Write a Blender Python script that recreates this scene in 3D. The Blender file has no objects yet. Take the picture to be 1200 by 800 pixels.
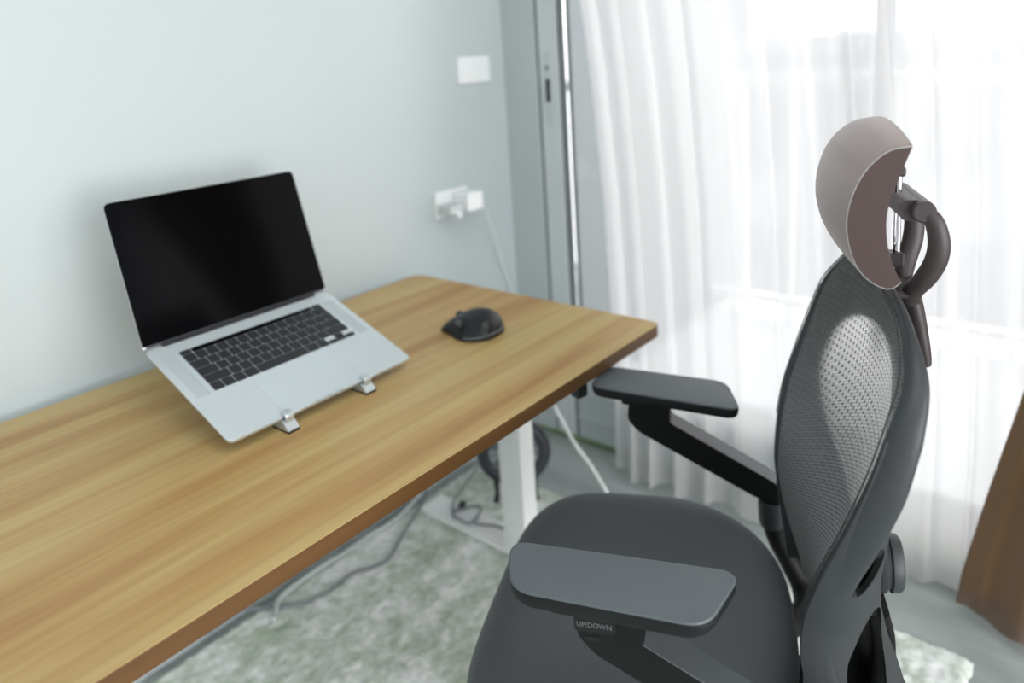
import bpy, bmesh, math, random
from mathutils import Vector, Matrix, noise
random.seed(7)
PI = math.pi
scn = bpy.context.scene
col = scn.collection

# ------------------------------------------------------------------ helpers
def link(o, parent=None):
    col.objects.link(o)
    if parent is not None:
        o.parent = parent
    return o

def obj(name, bm, mat, parent=None, smooth=40, sub=0, bevel=0.0, seg=2):
    bmesh.ops.remove_doubles(bm, verts=bm.verts, dist=1e-6)
    bmesh.ops.recalc_face_normals(bm, faces=bm.faces)
    me = bpy.data.meshes.new(name)
    bm.to_mesh(me); bm.free()
    return finish(name, me, mat, parent, smooth, sub, bevel, seg)

def finish(name, me, mat, parent=None, smooth=40, sub=0, bevel=0.0, seg=2):
    for m in (mat if isinstance(mat, (list, tuple)) else [mat]):
        me.materials.append(m)
    o = bpy.data.objects.new(name, me)
    link(o, parent)
    if smooth:
        for p in me.polygons: p.use_smooth = True
        me.set_sharp_from_angle(angle=math.radians(smooth))
    if bevel:
        b = o.modifiers.new('bevel', 'BEVEL'); b.width = bevel; b.segments = seg
        b.limit_method = 'ANGLE'; b.angle_limit = math.radians(35)
        for p in me.polygons: p.use_smooth = True
        b.harden_normals = True
    if sub:
        s = o.modifiers.new('sub', 'SUBSURF'); s.levels = sub; s.render_levels = sub
    return o

def empty(name, loc=(0, 0, 0), rz=0.0):
    o = bpy.data.objects.new(name, None)
    o.location = loc; o.rotation_euler = (0, 0, rz); o.empty_display_size = .05
    return link(o)

def tag(o, label, cat, group=None, kind=None):
    o['label'] = label; o['category'] = cat
    if group: o['group'] = group
    if kind: o['kind'] = kind
    return o

def structure(o, label=None):
    o['kind'] = 'structure'
    if label: o['label'] = label
    return o

def box(bm, x0, x1, y0, y1, z0, z1, M=None):
    vs = [bm.verts.new((x, y, z)) for z in (z0, z1) for y in (y0, y1) for x in (x0, x1)]
    if M is not None:
        for v in vs: v.co = M @ v.co
    for f in ((0, 2, 3, 1), (4, 5, 7, 6), (0, 1, 5, 4), (2, 6, 7, 3), (0, 4, 6, 2), (1, 3, 7, 5)):
        bm.faces.new([vs[i] for i in f])
    return vs

def new(): return bmesh.new()

def prism(bm, pts, a0, a1, axis='z'):
    """polygon pts extruded from a0 to a1 along axis; for x the pts are (y,z), for y (x,z), for z (x,y)"""
    def mk(p, a):
        return {'z': (p[0], p[1], a), 'x': (a, p[0], p[1]), 'y': (p[0], a, p[1])}[axis]
    lo = [bm.verts.new(mk(p, a0)) for p in pts]; hi = [bm.verts.new(mk(p, a1)) for p in pts]
    n = len(pts)
    bm.faces.new(lo[::-1]); bm.faces.new(hi)
    for i in range(n):
        bm.faces.new((lo[i], lo[(i + 1) % n], hi[(i + 1) % n], hi[i]))

def rounded(pts, r, n=6):
    """round the corners of a polygon"""
    out = []; m = len(pts)
    for i in range(m):
        p = Vector(pts[i]).to_2d(); a = Vector(pts[i - 1]).to_2d(); b = Vector(pts[(i + 1) % m]).to_2d()
        rr = r[i] if isinstance(r, (list, tuple)) else r
        u = (a - p); v = (b - p)
        d = min(rr, u.length * .48, v.length * .48)
        s = p + u.normalized() * d; e = p + v.normalized() * d
        for k in range(n + 1):
            t = k / n
            q = s * (1 - t) ** 2 + p * 2 * t * (1 - t) + e * t * t
            out.append((q.x, q.y))
    return out

def catmull(P, n=8):
    P = [Vector(p) for p in P]
    Q = [2 * P[0] - P[1]] + P + [2 * P[-1] - P[-2]]
    out = []
    for i in range(1, len(Q) - 2):
        p0, p1, p2, p3 = Q[i - 1:i + 3]
        for k in range(n):
            t = k / n
            out.append(.5 * ((2 * p1) + (p2 - p0) * t + (2 * p0 - 5 * p1 + 4 * p2 - p3) * t * t + (3 * p1 - p0 - 3 * p2 + p3) * t ** 3))
    out.append(P[-1].copy())
    return out

def ring(n=12, rx=1., ry=None, ph=0.):
    ry = rx if ry is None else ry
    return [(rx * math.cos(2 * PI * k / n + ph), ry * math.sin(2 * PI * k / n + ph)) for k in range(n)]

def sweep(bm, path, section, side=None, scale=None, caps=True, closed=False):
    """section (a,b) in the frame (S, N): S is the given side axis or is carried along the path"""
    path = [Vector(p) for p in path]; n = len(path); rows = []
    S = None
    for i, p in enumerate(path):
        if closed: T = path[(i + 1) % n] - path[i - 1]
        else: T = path[min(i + 1, n - 1)] - path[max(i - 1, 0)]
        T.normalize()
        if side is not None:
            s = Vector(side)
            s = (s - T * s.dot(T)).normalized()
        else:
            if S is None:
                h = Vector((0, 0, 1)) if abs(T.z) < .9 else Vector((1, 0, 0))
                s = T.cross(h).normalized()
            else:
                s = (S - T * S.dot(T)).normalized()
        S = s
        N = T.cross(s)
        k = scale[i] if scale is not None else 1.
        ka, kb = k if isinstance(k, (tuple, list)) else (k, k)
        sec = section(i) if callable(section) else section
        rows.append([bm.verts.new(p + s * a * ka + N * b * kb) for a, b in sec])
    m = len(rows[0])
    for i in range(n if closed else n - 1):
        A, B = rows[i], rows[(i + 1) % n]
        for j in range(m):
            bm.faces.new((A[j], A[(j + 1) % m], B[(j + 1) % m], B[j]))
    if caps and not closed:
        bm.faces.new(rows[0][::-1]); bm.faces.new(rows[-1])

def tube(bm, path, r, n=10, closed=False, smoothn=0):
    if smoothn: path = catmull(path, smoothn)
    sweep(bm, path, ring(n, r), closed=closed)

def lathe(bm, prof, n=32, M=None):
    """prof: (radius, height) list about z"""
    rows = []
    for r, h in prof:
        if r < 1e-6:
            v = bm.verts.new((0, 0, h)); rows.append([v]); continue
        rows.append([bm.verts.new((r * math.cos(2 * PI * k / n), r * math.sin(2 * PI * k / n), h)) for k in range(n)])
    if M is not None:
        for R in rows:
            for v in R: v.co = M @ v.co
    for A, B in zip(rows, rows[1:]):
        for k in range(n):
            k2 = (k + 1) % n
            if len(A) == 1 and len(B) == 1: continue
            if len(A) == 1: bm.faces.new((A[0], B[k2], B[k]))
            elif len(B) == 1: bm.faces.new((A[k], A[k2], B[0]))
            else: bm.faces.new((A[k], A[k2], B[k2], B[k]))
    if len(rows[0]) > 1: bm.faces.new(rows[0][::-1])
    if len(rows[-1]) > 1: bm.faces.new(rows[-1])

def grid_faces(bm, rows, wrap=False):
    for A, B in zip(rows, rows[1:]):
        m = len(A)
        for j in range(m if wrap else m - 1):
            q = [A[j], A[(j + 1) % m], B[(j + 1) % m], B[j]]
            u = []
            for v in q:
                if v not in u: u.append(v)
            if len(u) >= 3:
                try: bm.faces.new(u)
                except ValueError: pass

def bake(o):
    """apply an object's modifiers into its mesh"""
    dg = bpy.context.evaluated_depsgraph_get()
    dg.update()
    me = bpy.data.meshes.new_from_object(o.evaluated_get(dg))
    o.modifiers.clear(); o.data = me
    return o

def lerp_table(T, v, k=0):
    T = sorted(T)
    if v <= T[0][0]: return T[0][1:]
    if v >= T[-1][0]: return T[-1][1:]
    for a, b in zip(T, T[1:]):
        if a[0] <= v <= b[0]:
            t = (v - a[0]) / (b[0] - a[0])
            return tuple(x + (y - x) * t for x, y in zip(a[1:], b[1:]))

# ------------------------------------------------------------------ materials
def srgb(r, g, b):
    f = lambda c: c / 12.92 if c <= .04045 else ((c + .055) / 1.055) ** 2.4
    return (f(r / 255), f(g / 255), f(b / 255), 1)

def mat(name, c, rough=.5, metal=0., spec=.5, var=.06, nscale=6., bump=0., bscale=200., sheen=0., coat=0.):
    m = bpy.data.materials.new(name); m.use_nodes = True
    nt = m.node_tree; b = nt.nodes['Principled BSDF']
    b.inputs['Roughness'].default_value = rough
    b.inputs['Metallic'].default_value = metal
    b.inputs['Specular IOR Level'].default_value = spec
    b.inputs['Sheen Weight'].default_value = sheen
    b.inputs['Coat Weight'].default_value = coat
    tc = nt.nodes.new('ShaderNodeTexCoord')
    nz = nt.nodes.new('ShaderNodeTexNoise'); nz.inputs['Scale'].default_value = nscale; nz.inputs['Detail'].default_value = 4
    nt.links.new(tc.outputs['Object'], nz.inputs['Vector'])
    mx = nt.nodes.new('ShaderNodeMix'); mx.data_type = 'RGBA'
    mx.inputs['A'].default_value = tuple(x * (1 - var) for x in c[:3]) + (1,)
    mx.inputs['B'].default_value = tuple(min(1, x * (1 + var)) for x in c[:3]) + (1,)
    nt.links.new(nz.outputs['Fac'], mx.inputs['Factor'])
    nt.links.new(mx.outputs['Result'], b.inputs['Base Color'])
    if bump:
        n2 = nt.nodes.new('ShaderNodeTexNoise'); n2.inputs['Scale'].default_value = bscale
        nt.links.new(tc.outputs['Object'], n2.inputs['Vector'])
        bp = nt.nodes.new('ShaderNodeBump'); bp.inputs['Strength'].default_value = bump; bp.inputs['Distance'].default_value = .002
        nt.links.new(n2.outputs['Fac'], bp.inputs['Height'])
        nt.links.new(bp.outputs['Normal'], b.inputs['Normal'])
    return m

def nodes(m): return m.node_tree, m.node_tree.nodes, m.node_tree.links

def ramp(nt, stops):
    r = nt.nodes.new('ShaderNodeValToRGB')
    e = r.color_ramp.elements
    while len(e) > 1: e.remove(e[-1])
    e[0].position, e[0].color = stops[0]
    for p, c in stops[1:]:
        x = e.new(p); x.color = c
    return r

M_wall = mat('wall_paint', srgb(188, 197, 198), .75, var=.015, nscale=1.5, bump=.03, bscale=300)
M_floor = bpy.data.materials.new('floor_planks'); M_floor.use_nodes = True
def build_floor():
    nt, ns, ln = nodes(M_floor); b = ns['Principled BSDF']
    tc = ns.new('ShaderNodeTexCoord')
    mp = ns.new('ShaderNodeMapping'); mp.inputs['Scale'].default_value = (14, 1.6, 1)
    ln.new(tc.outputs['Object'], mp.inputs['Vector'])
    nz = ns.new('ShaderNodeTexNoise'); nz.inputs['Scale'].default_value = 1.; nz.inputs['Detail'].default_value = 6
    ln.new(mp.outputs['Vector'], nz.inputs['Vector'])
    r = ramp(nt, [(.3, srgb(150, 158, 156)), (.7, srgb(182, 189, 186))])
    ln.new(nz.outputs['Fac'], r.inputs['Fac'])
    ln.new(r.outputs['Color'], b.inputs['Base Color'])
    b.inputs['Roughness'].default_value = .32
build_floor()

M_wood = bpy.data.materials.new('wood_veneer'); M_wood.use_nodes = True
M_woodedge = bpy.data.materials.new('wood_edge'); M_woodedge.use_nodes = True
def build_wood(m, light, mid, dark, rough):
    nt, ns, ln = nodes(m); b = ns['Principled BSDF']
    tc = ns.new('ShaderNodeTexCoord')
    def nz(scale, det, dist=0.):
        mp = ns.new('ShaderNodeMapping'); mp.inputs['Scale'].default_value = scale
        ln.new(tc.outputs['Object'], mp.inputs['Vector'])
        n = ns.new('ShaderNodeTexNoise'); n.inputs['Scale'].default_value = 1.; n.inputs['Detail'].default_value = det
        n.inputs['Distortion'].default_value = dist
        ln.new(mp.outputs['Vector'], n.inputs['Vector'])
        return n
    broad = nz((.75, 11, 11), 3, .35)
    fine = nz((3., 90, 90), 4)
    r = ramp(nt, [(.30, dark), (.46, mid), (.60, light), (1., light)])
    ln.new(broad.outputs['Fac'], r.inputs['Fac'])
    r2 = ramp(nt, [(.35, (.80, .76, .70, 1)), (.6, (1, 1, 1, 1))])
    ln.new(fine.outputs['Fac'], r2.inputs['Fac'])
    mx = ns.new('ShaderNodeMix'); mx.data_type = 'RGBA'; mx.blend_type = 'MULTIPLY'; mx.inputs['Factor'].default_value = .55
    ln.new(r.outputs['Color'], mx.inputs['A']); ln.new(r2.outputs['Color'], mx.inputs['B'])
    ln.new(mx.outputs['Result'], b.inputs['Base Color'])
    b.inputs['Roughness'].default_value = rough
    b.inputs['Specular IOR Level'].default_value = .35
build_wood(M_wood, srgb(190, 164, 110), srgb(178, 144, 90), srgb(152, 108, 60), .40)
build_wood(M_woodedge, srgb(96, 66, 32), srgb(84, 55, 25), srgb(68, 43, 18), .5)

M_rug = bpy.data.materials.new('rug_pile'); M_rug.use_nodes = True
def build_rug():
    nt, ns, ln = nodes(M_rug); b = ns['Principled BSDF']
    tc = ns.new('ShaderNodeTexCoord')
    n1 = ns.new('ShaderNodeTexNoise'); n1.inputs['Scale'].default_value = 7; n1.inputs['Detail'].default_value = 5; n1.inputs['Roughness'].default_value = .65
    n2 = ns.new('ShaderNodeTexNoise'); n2.inputs['Scale'].default_value = 42; n2.inputs['Detail'].default_value = 3
    ln.new(tc.outputs['Object'], n1.inputs['Vector']); ln.new(tc.outputs['Object'], n2.inputs['Vector'])
    ad = ns.new('ShaderNodeMath'); ad.operation = 'MULTIPLY_ADD'; ad.inputs[1].default_value = .6
    ln.new(n2.outputs['Fac'], ad.inputs[0]); ln.new(n1.outputs['Fac'], ad.inputs[2])
    r = ramp(nt, [(.56, srgb(166, 184, 158)), (.76, srgb(204, 212, 200)), (.96, srgb(246, 248, 246))])
    ln.new(ad.outputs[0], r.inputs['Fac']); ln.new(r.outputs['Color'], b.inputs['Base Color'])
    b.inputs['Roughness'].default_value = .95; b.inputs['Specular IOR Level'].default_value = .1
    b.inputs['Sheen Weight'].default_value = .3
build_rug()

M_white = mat('white_plastic', srgb(238, 240, 240), .4, var=.01)
M_whitemetal = mat('white_powder_coat', srgb(246, 248, 247), .45, var=.01)
M_alu = mat('brushed_aluminium', srgb(205, 212, 214), .38, metal=.75, var=.02)
M_lapalu = mat('silver_laptop_body', srgb(212, 218, 221), .42, metal=.55, var=.015)
M_frame = mat('door_frame_aluminium', srgb(186, 193, 194), .45, metal=.2, var=.02)
M_framelight = mat('door_stile_aluminium', srgb(204, 209, 211), .42, metal=.2, var=.02)
M_gap = mat('dark_rubber_seal', srgb(92, 100, 102), .7, var=.02)
M_black = mat('black_plastic', srgb(18, 20, 21), .42, var=.05)
M_slot = mat('black_recess', srgb(16, 17, 18), .8, var=.05)
M_key = mat('black_keys', srgb(30, 32, 34), .5, var=.04)
M_screen = mat('black_glass_screen', srgb(4, 4, 6), .12, var=.05, spec=.12)
M_trackpad = mat('trackpad_glass', srgb(206, 213, 216), .3, metal=.4, var=.01)
M_mouse = mat('black_mouse_rubber', srgb(13, 14, 16), .38, var=.05)
M_mousegrey = mat('grey_glossy_mouse_rim', srgb(86, 90, 94), .25, metal=.5, var=.05)
M_cablewhite = mat('white_cable', srgb(228, 232, 232), .5, var=.01)
M_cablegrey = mat('grey_cable', srgb(128, 134, 138), .5, var=.03)
M_chairdark = mat('charcoal_plastic', srgb(48, 51, 53), .5, var=.05, nscale=30, bump=.05, bscale=900)
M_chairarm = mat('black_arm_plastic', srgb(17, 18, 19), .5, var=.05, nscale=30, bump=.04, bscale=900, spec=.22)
M_armtop_lit = mat('arm_top_highlight', srgb(70, 74, 76), .38, var=.03, nscale=30)  # window highlight put into the colour of the up-facing arm faces
M_pad = mat('arm_pad_lit_top', srgb(86, 92, 95), .5, var=.03, nscale=20, sheen=.0, bump=.04, bscale=700)  # pad top lightened in colour for the window's reflection
M_padside = mat('dark_pad_side', srgb(22, 24, 25), .55, var=.03, spec=.25)
M_seat = mat('charcoal_seat_fabric', srgb(76, 80, 84), .6, var=.04, nscale=10, bump=.12, bscale=1200, sheen=.1)
M_head = mat('leather_headrest_hazed', srgb(142, 126, 122), .42, var=.05, nscale=14, bump=.04, bscale=500, sheen=.1, spec=.6)  # leather colour lightened and warmed to hold lens haze, sheen and flare
M_headside = mat('headrest_side_flare_tint', srgb(70, 53, 51), .6, var=.05, nscale=14, bump=.06, bscale=500)  # end panels of the same leather: flare's brown tint put into the colour
M_headarm = mat('warm_charcoal_plastic', srgb(60, 52, 52), .45, var=.04)
M_chrome = mat('chrome', srgb(205, 205, 208), .12, metal=1., var=.01)
M_pipe = mat('pale_stitching', srgb(168, 166, 162), .6, var=.3, nscale=400)
M_seam = mat('black_and_pale_seam', srgb(50, 51, 51), .6, var=.9, nscale=260)
M_letter = mat('grey_lettering', srgb(104, 110, 112), .5, var=.01)
M_brown = mat('brown_curtain_fabric', srgb(112, 82, 52), .85, var=.1, nscale=8, bump=.15, bscale=400, sheen=.2)
M_fan = mat('dark_grey_fan_plastic', srgb(58, 60, 68), .4, var=.05)
M_out = mat('pale_facade', srgb(214, 216, 220), .9, var=.02)
M_outgrey = mat('grey_facade', srgb(120, 122, 128), .9, var=.03)
M_facade = mat('grey_facade_panels', srgb(176, 178, 184), .9, var=.02)
M_concrete = mat('pale_balcony_concrete', srgb(205, 208, 210), .9, var=.03)

# sheer curtain
M_sheer = bpy.data.materials.new('sheer_voile'); M_sheer.use_nodes = True
def build_sheer():
    nt, ns, ln = nodes(M_sheer); ns.remove(ns['Principled BSDF'])
    out = ns['Material Output']
    tr = ns.new('ShaderNodeBsdfTransparent'); tr.inputs['Color'].default_value = (.99, .985, .985, 1)
    tl = ns.new('ShaderNodeBsdfTranslucent'); tl.inputs['Color'].default_value = (.86, .85, .855, 1)
    df = ns.new('ShaderNodeBsdfDiffuse'); df.inputs['Color'].default_value = (.92, .915, .915, 1)
    m1 = ns.new('ShaderNodeMixShader'); m1.inputs[0].default_value = .28
    ln.new(tl.outputs[0], m1.inputs[1]); ln.new(df.outputs[0], m1.inputs[2])
    # thinner weave seen face-on than at a grazing angle
    lw = ns.new('ShaderNodeLayerWeight'); lw.inputs['Blend'].default_value = .35
    rg = ns.new('ShaderNodeMapRange'); rg.inputs['To Min'].default_value = .79; rg.inputs['To Max'].default_value = .94
    ln.new(lw.outputs['Facing'], rg.inputs['Value'])
    m2 = ns.new('ShaderNodeMixShader')
    ln.new(rg.outputs['Result'], m2.inputs[0]); ln.new(tr.outputs[0], m2.inputs[1]); ln.new(m1.outputs[0], m2.inputs[2])
    ln.new(m2.outputs[0], out.inputs['Surface'])
build_sheer()

# window glass
M_glass = bpy.data.materials.new('window_glass'); M_glass.use_nodes = True
def build_glass():
    nt, ns, ln = nodes(M_glass); ns.remove(ns['Principled BSDF']); out = ns['Material Output']
    tr = ns.new('ShaderNodeBsdfTransparent'); tr.inputs['Color'].default_value = (.97, .975, .975, 1)
    gl = ns.new('ShaderNodeBsdfGlossy'); gl.inputs['Roughness'].default_value = .03
    fr = ns.new('ShaderNodeFresnel'); fr.inputs['IOR'].default_value = 1.45
    m = ns.new('ShaderNodeMixShader')
    ln.new(fr.outputs[0], m.inputs[0]); ln.new(tr.outputs[0], m.inputs[1]); ln.new(gl.outputs[0], m.inputs[2])
    ln.new(m.outputs[0], out.inputs['Surface'])
build_glass()

# chair mesh
M_mesh = bpy.data.materials.new('woven_chair_mesh'); M_mesh.use_nodes = True
def build_mesh():
    nt, ns, ln = nodes(M_mesh); b = ns['Principled BSDF']; out = ns['Material Output']
    uv = ns.new('ShaderNodeUVMap'); uv.uv_map = 'UVMap'
    sp = ns.new('ShaderNodeSeparateXYZ'); ln.new(uv.outputs['UV'], sp.inputs[0])
    def m(op, a, bb=None, c=None):
        n = ns.new('ShaderNodeMath'); n.operation = op
        for i, v in enumerate((a, bb, c)):
            if v is None: continue
            if isinstance(v, (int, float)): n.inputs[i].default_value = v
            else: ln.new(v, n.inputs[i])
        return n.outputs[0]
    U, V = sp.outputs['X'], sp.outputs['Y']          # metres along the fabric
    su = m('SINE', m('ADD', m('MULTIPLY', U, 2 * PI / .011), m('MULTIPLY', V, 60.)))
    sv = m('SINE', m('MULTIPLY', V, 2 * PI / .0095))
    dots = m('MULTIPLY', su, sv)
    dot = m('GREATER_THAN', m('ADD', su, sv), .75)                # rows of small eyelets
    fu = m('SINE', m('MULTIPLY', U, 2 * PI / .010)); fv = m('SINE', m('MULTIPLY', V, 2 * PI / .0046))
    fine = m('MULTIPLY_ADD', m('MULTIPLY', fu, fv), .5, .5)
    rc = ramp(nt, [(.2, srgb(70, 71, 72)), (.8, srgb(146, 147, 148))])
    ln.new(fine, rc.inputs['Fac'])
    dk = ns.new('ShaderNodeMix'); dk.data_type = 'RGBA'; dk.blend_type = 'MULTIPLY'; dk.inputs['B'].default_value = (.8, .8, .8, 1)
    ln.new(dot, dk.inputs['Factor']); ln.new(rc.outputs['Color'], dk.inputs['A']); ln.new(dk.outputs['Result'], b.inputs['Base Color'])
    b.inputs['Roughness'].default_value = .7
    tl = ns.new('ShaderNodeBsdfTranslucent'); tl.inputs['Color'].default_value = (.92, .92, .90, 1)
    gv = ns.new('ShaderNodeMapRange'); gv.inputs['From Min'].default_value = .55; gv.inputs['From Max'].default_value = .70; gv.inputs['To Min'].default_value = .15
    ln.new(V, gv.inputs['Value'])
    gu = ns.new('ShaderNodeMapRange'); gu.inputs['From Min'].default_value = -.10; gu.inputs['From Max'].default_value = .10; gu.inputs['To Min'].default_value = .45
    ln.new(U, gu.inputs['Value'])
    thin = m('MULTIPLY', gv.outputs[0], gu.outputs[0])     # light fade put into the weave: dimmer low down and toward one side
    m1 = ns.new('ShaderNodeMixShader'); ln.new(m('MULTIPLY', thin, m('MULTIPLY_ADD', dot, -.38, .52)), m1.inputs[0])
    ln.new(b.outputs[0], m1.inputs[1]); ln.new(tl.outputs[0], m1.inputs[2])
    tr = ns.new('ShaderNodeBsdfTransparent')
    m2 = ns.new('ShaderNodeMixShader')
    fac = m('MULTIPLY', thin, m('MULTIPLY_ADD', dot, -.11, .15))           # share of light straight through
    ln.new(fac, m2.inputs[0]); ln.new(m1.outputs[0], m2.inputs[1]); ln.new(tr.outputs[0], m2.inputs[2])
    bp = ns.new('ShaderNodeBump'); bp.inputs['Strength'].default_value = .4; bp.inputs['Distance'].default_value = .001
    ln.new(fine, bp.inputs['Height']); ln.new(bp.outputs['Normal'], b.inputs['Normal'])
    ln.new(m2.outputs[0], out.inputs['Surface'])
build_mesh()

# ------------------------------------------------------------------ camera
cam = bpy.data.cameras.new('camera'); co = link(bpy.data.objects.new('camera', cam))
Rx = Vector((0.63405266, -0.77091643, -0.06053993)); Dn = Vector((-0.17245603, -0.06465281, -0.98289314)); Fw = Vector((0.7538144, 0.63364649, -0.17394247))
co.matrix_world = Matrix(((Rx.x, -Dn.x, -Fw.x, 0), (Rx.y, -Dn.y, -Fw.y, 0), (Rx.z, -Dn.z, -Fw.z, 1.18), (0, 0, 0, 1)))
cam.sensor_width = 36; cam.lens = 886.85 / 1200 * 36; cam.shift_y = -182.4 / 1200
cam.clip_start = .02; cam.clip_end = 200
cam.dof.use_dof = True; cam.dof.focus_distance = .92; cam.dof.aperture_fstop = 2.3
scn.camera = co

# ------------------------------------------------------------------ room
WY = 1.445     # back wall
WX = 1.715     # window wall, room side
bm = new(); box(bm, -2.2, WX + .25, WY, WY + .12, -.02, 2.45)
structure(obj('wall_back', bm, M_wall, smooth=0))
bm = new()
box(bm, WX, WX + .25, -2.6, WY, 2.15, 2.45)
box(bm, WX, WX + .25, -2.6, -1.6, -.02, 2.15)
structure(obj('wall_window', bm, M_wall, smooth=0))
bm = new(); box(bm, -2.6, WX + .25, -2.8, WY + .12, 2.45, 2.57)
structure(obj('ceiling', bm, M_wall, smooth=0))
bm = new(); box(bm, -2.2, 2.05, -2.6, WY + .1, -.08, 0)
structure(obj('floor', bm, M_floor, smooth=0))
bm = new(); box(bm, 1.744, 1.90, -1.6, WY, 0, .03); box(bm, 1.775, 1.787, -1.6, WY, .028, .04)
structure(obj('trim_1', bm, mat('green_grey_door_track', srgb(150, 178, 122), .4, metal=.1, var=.03), smooth=0, bevel=.002))

def door():
    d = structure(empty('door_1', (1.75, .4, 0)))
    d['label'] = 'grey aluminium sliding glass door behind the sheer curtain'
    def part(name, bm, m, parent=d, **k):
        o = obj(name, bm, m, None, **k); o.parent = parent
        o.matrix_parent_inverse = Matrix.Translation((-1.75, -.4, 0)); return o
    bm = new()                                   # jamb beside the wall, head and far jamb
    box(bm, WX, WX + .16, 1.325, WY, .028, 2.15); box(bm, WX + .02, WX + .16, -1.6, 1.325, 2.08, 2.15); box(bm, WX + .02, WX + .16, -1.6, -1.53, .028, 2.08)
    part('jamb', bm, M_frame, smooth=0, bevel=.002)
    bm = new(); box(bm, WX + .004, WX + .03, 1.316, 1.3245, .028, 2.08); part('seal', bm, M_gap, smooth=0)
    bm = new(); box(bm, WX + .046, WX + .162, 1.318, 1.3249, .03, 2.08); part('jamb_dark_strip', bm, mat('jamb_return_darkener', srgb(38, 42, 43), .8, var=.02, spec=.1), smooth=0)  # dark strip added to hide the jamb return's bright skylight
    bm = new(); box(bm, WX, WX + .045, 1.250, 1.3155, .03, 2.08); part('stile', bm, M_framelight, smooth=0, bevel=.003)
    bm = new(); box(bm, WX + .006, WX + .04, 1.242, 1.2495, .03, 2.08); part('seal', bm, M_gap, smooth=0)
    bm = new(); box(bm, WX + .002, WX + .045, .433, 1.238, .03, .26); box(bm, WX - .003, WX + .046, .433, 1.238, .09, .10); box(bm, WX - .003, WX + .046, .433, 1.238, .17, .18)
    box(bm, WX + .002, WX + .045, .433, 1.238, 2.0, 2.08); part('rail', bm, M_frame, smooth=0, bevel=.002)
    bm = new(); box(bm, WX, WX + .045, .405, .4325, .03, 2.08); part('stile', bm, M_outgrey, smooth=0, bevel=.002)
    bm = new(); box(bm, WX + .022, WX + .028, .433, 1.238, .26, 2.0); part('glass', bm, M_glass, smooth=0)
    bm = new(); box(bm, WX + .06, WX + .1, -1.53, .46, .03, .13); box(bm, WX + .06, WX + .1, -1.53, .46, 2.0, 2.08)
    part('rail', bm, M_frame, smooth=0, bevel=.002)
    bm = new(); box(bm, WX + .078, WX + .084, -1.53, .46, .13, 2.0); part('glass', bm, M_glass, smooth=0)
    bm = new(); prism(bm, rounded([(1.272, .965), (1.296, .965), (1.296, 1.175), (1.272, 1.175)], .008), WX - .004, WX + .001, 'x')
    lp = part('lock_plate', bm, mat('lock_plate_metal', srgb(196, 202, 204), .4, metal=.3, var=.01), smooth=30)
    bm = new(); prism(bm, rounded([(1.278, 1.035), (1.291, 1.035), (1.291, 1.10), (1.278, 1.10)], .003), WX - .0055, WX - .003, 'x')
    o = obj('lock_slot', bm, M_slot, None, smooth=30); o.parent = lp
    o.matrix_parent_inverse = lp.matrix_basis.inverted() @ Matrix.Translation((0, 0, 0))
    bm = new(); lathe(bm, [(.006, 0), (.006, .003), (0, .003)], 16, Matrix.Translation((WX - .003, 1.285, 1.13)) @ Matrix.Rotation(-PI / 2, 4, 'Y'))
    o = obj('screw', bm, M_gap, None); o.parent = lp
    return d
door()

# ------------------------------------------------------------------ outside: balcony and buildings
bm = new(); box(bm, 1.95, 3.3, -2.4, 3.2, -.12, -.03)
structure(obj('ground', bm, M_concrete, smooth=0))
bm = new(); box(bm, 1.9655, 3.3, 1.455, 1.575, -.03, 2.6)
structure(obj('wall_balcony', bm, mat('grey_balcony_render', srgb(112, 117, 119), .9, var=.02), smooth=0))
def railing():
    r = tag(empty('balcony_railing', (3.1, -.95, -.03)), 'pale balcony railing of thin bars outside the sliding glass door', 'railing')
    bm = new(); box(bm, -.03, .03, -2.6, 2.6, 1.0, 1.05); obj('top_rail', bm, M_white, r, smooth=0, bevel=.004)
    bm = new(); box(bm, -.02, .02, -2.6, 2.6, .08, .11); obj('bottom_rail', bm, M_white, r, smooth=0)
    for k in range(26):
        y = -2.55 + k * .2
        bm = new(); box(bm, -.01, .01, y - .012, y + .012, 0, 1.0); obj('baluster', bm, M_white, r, smooth=0)
railing()
def building(name, label, x, y, w, d, h, z0, m, cols, rows):
    b = tag(empty(name, (x, y, z0)), label, 'building')
    bm = new(); box(bm, 0, d, -w / 2, w / 2, 0, h); obj('facade', bm, m, b, smooth=0)
    for i in range(cols):
        for j in range(rows):
            cy = -w / 2 + (i + .5) * w / cols; cz = (j + .5) * h / rows
            bm = new(); box(bm, -.06, .02, cy - w / cols * .3, cy + w / cols * .3, cz - h / rows * .28, cz + h / rows * .28)
            obj('window', bm, M_facade, b, smooth=0)
    bm = new(); box(bm, -.3, d + .3, -w / 2 - .3, w / 2 + .3, h, h + .3); obj('roof', bm, M_out, b, smooth=0)
building('apartment_building', 'pale low building seen faintly through the sheer curtain behind the chair', 14, 3.0, 6.5, 4, 5.35, -4.5, M_out, 4, 2)
building('apartment_building', 'grey tall building seen faintly through the curtain left of the chair', 19.5, 10.2, 4.4, 4, 12, -4.5, M_facade, 3, 6)

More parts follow.
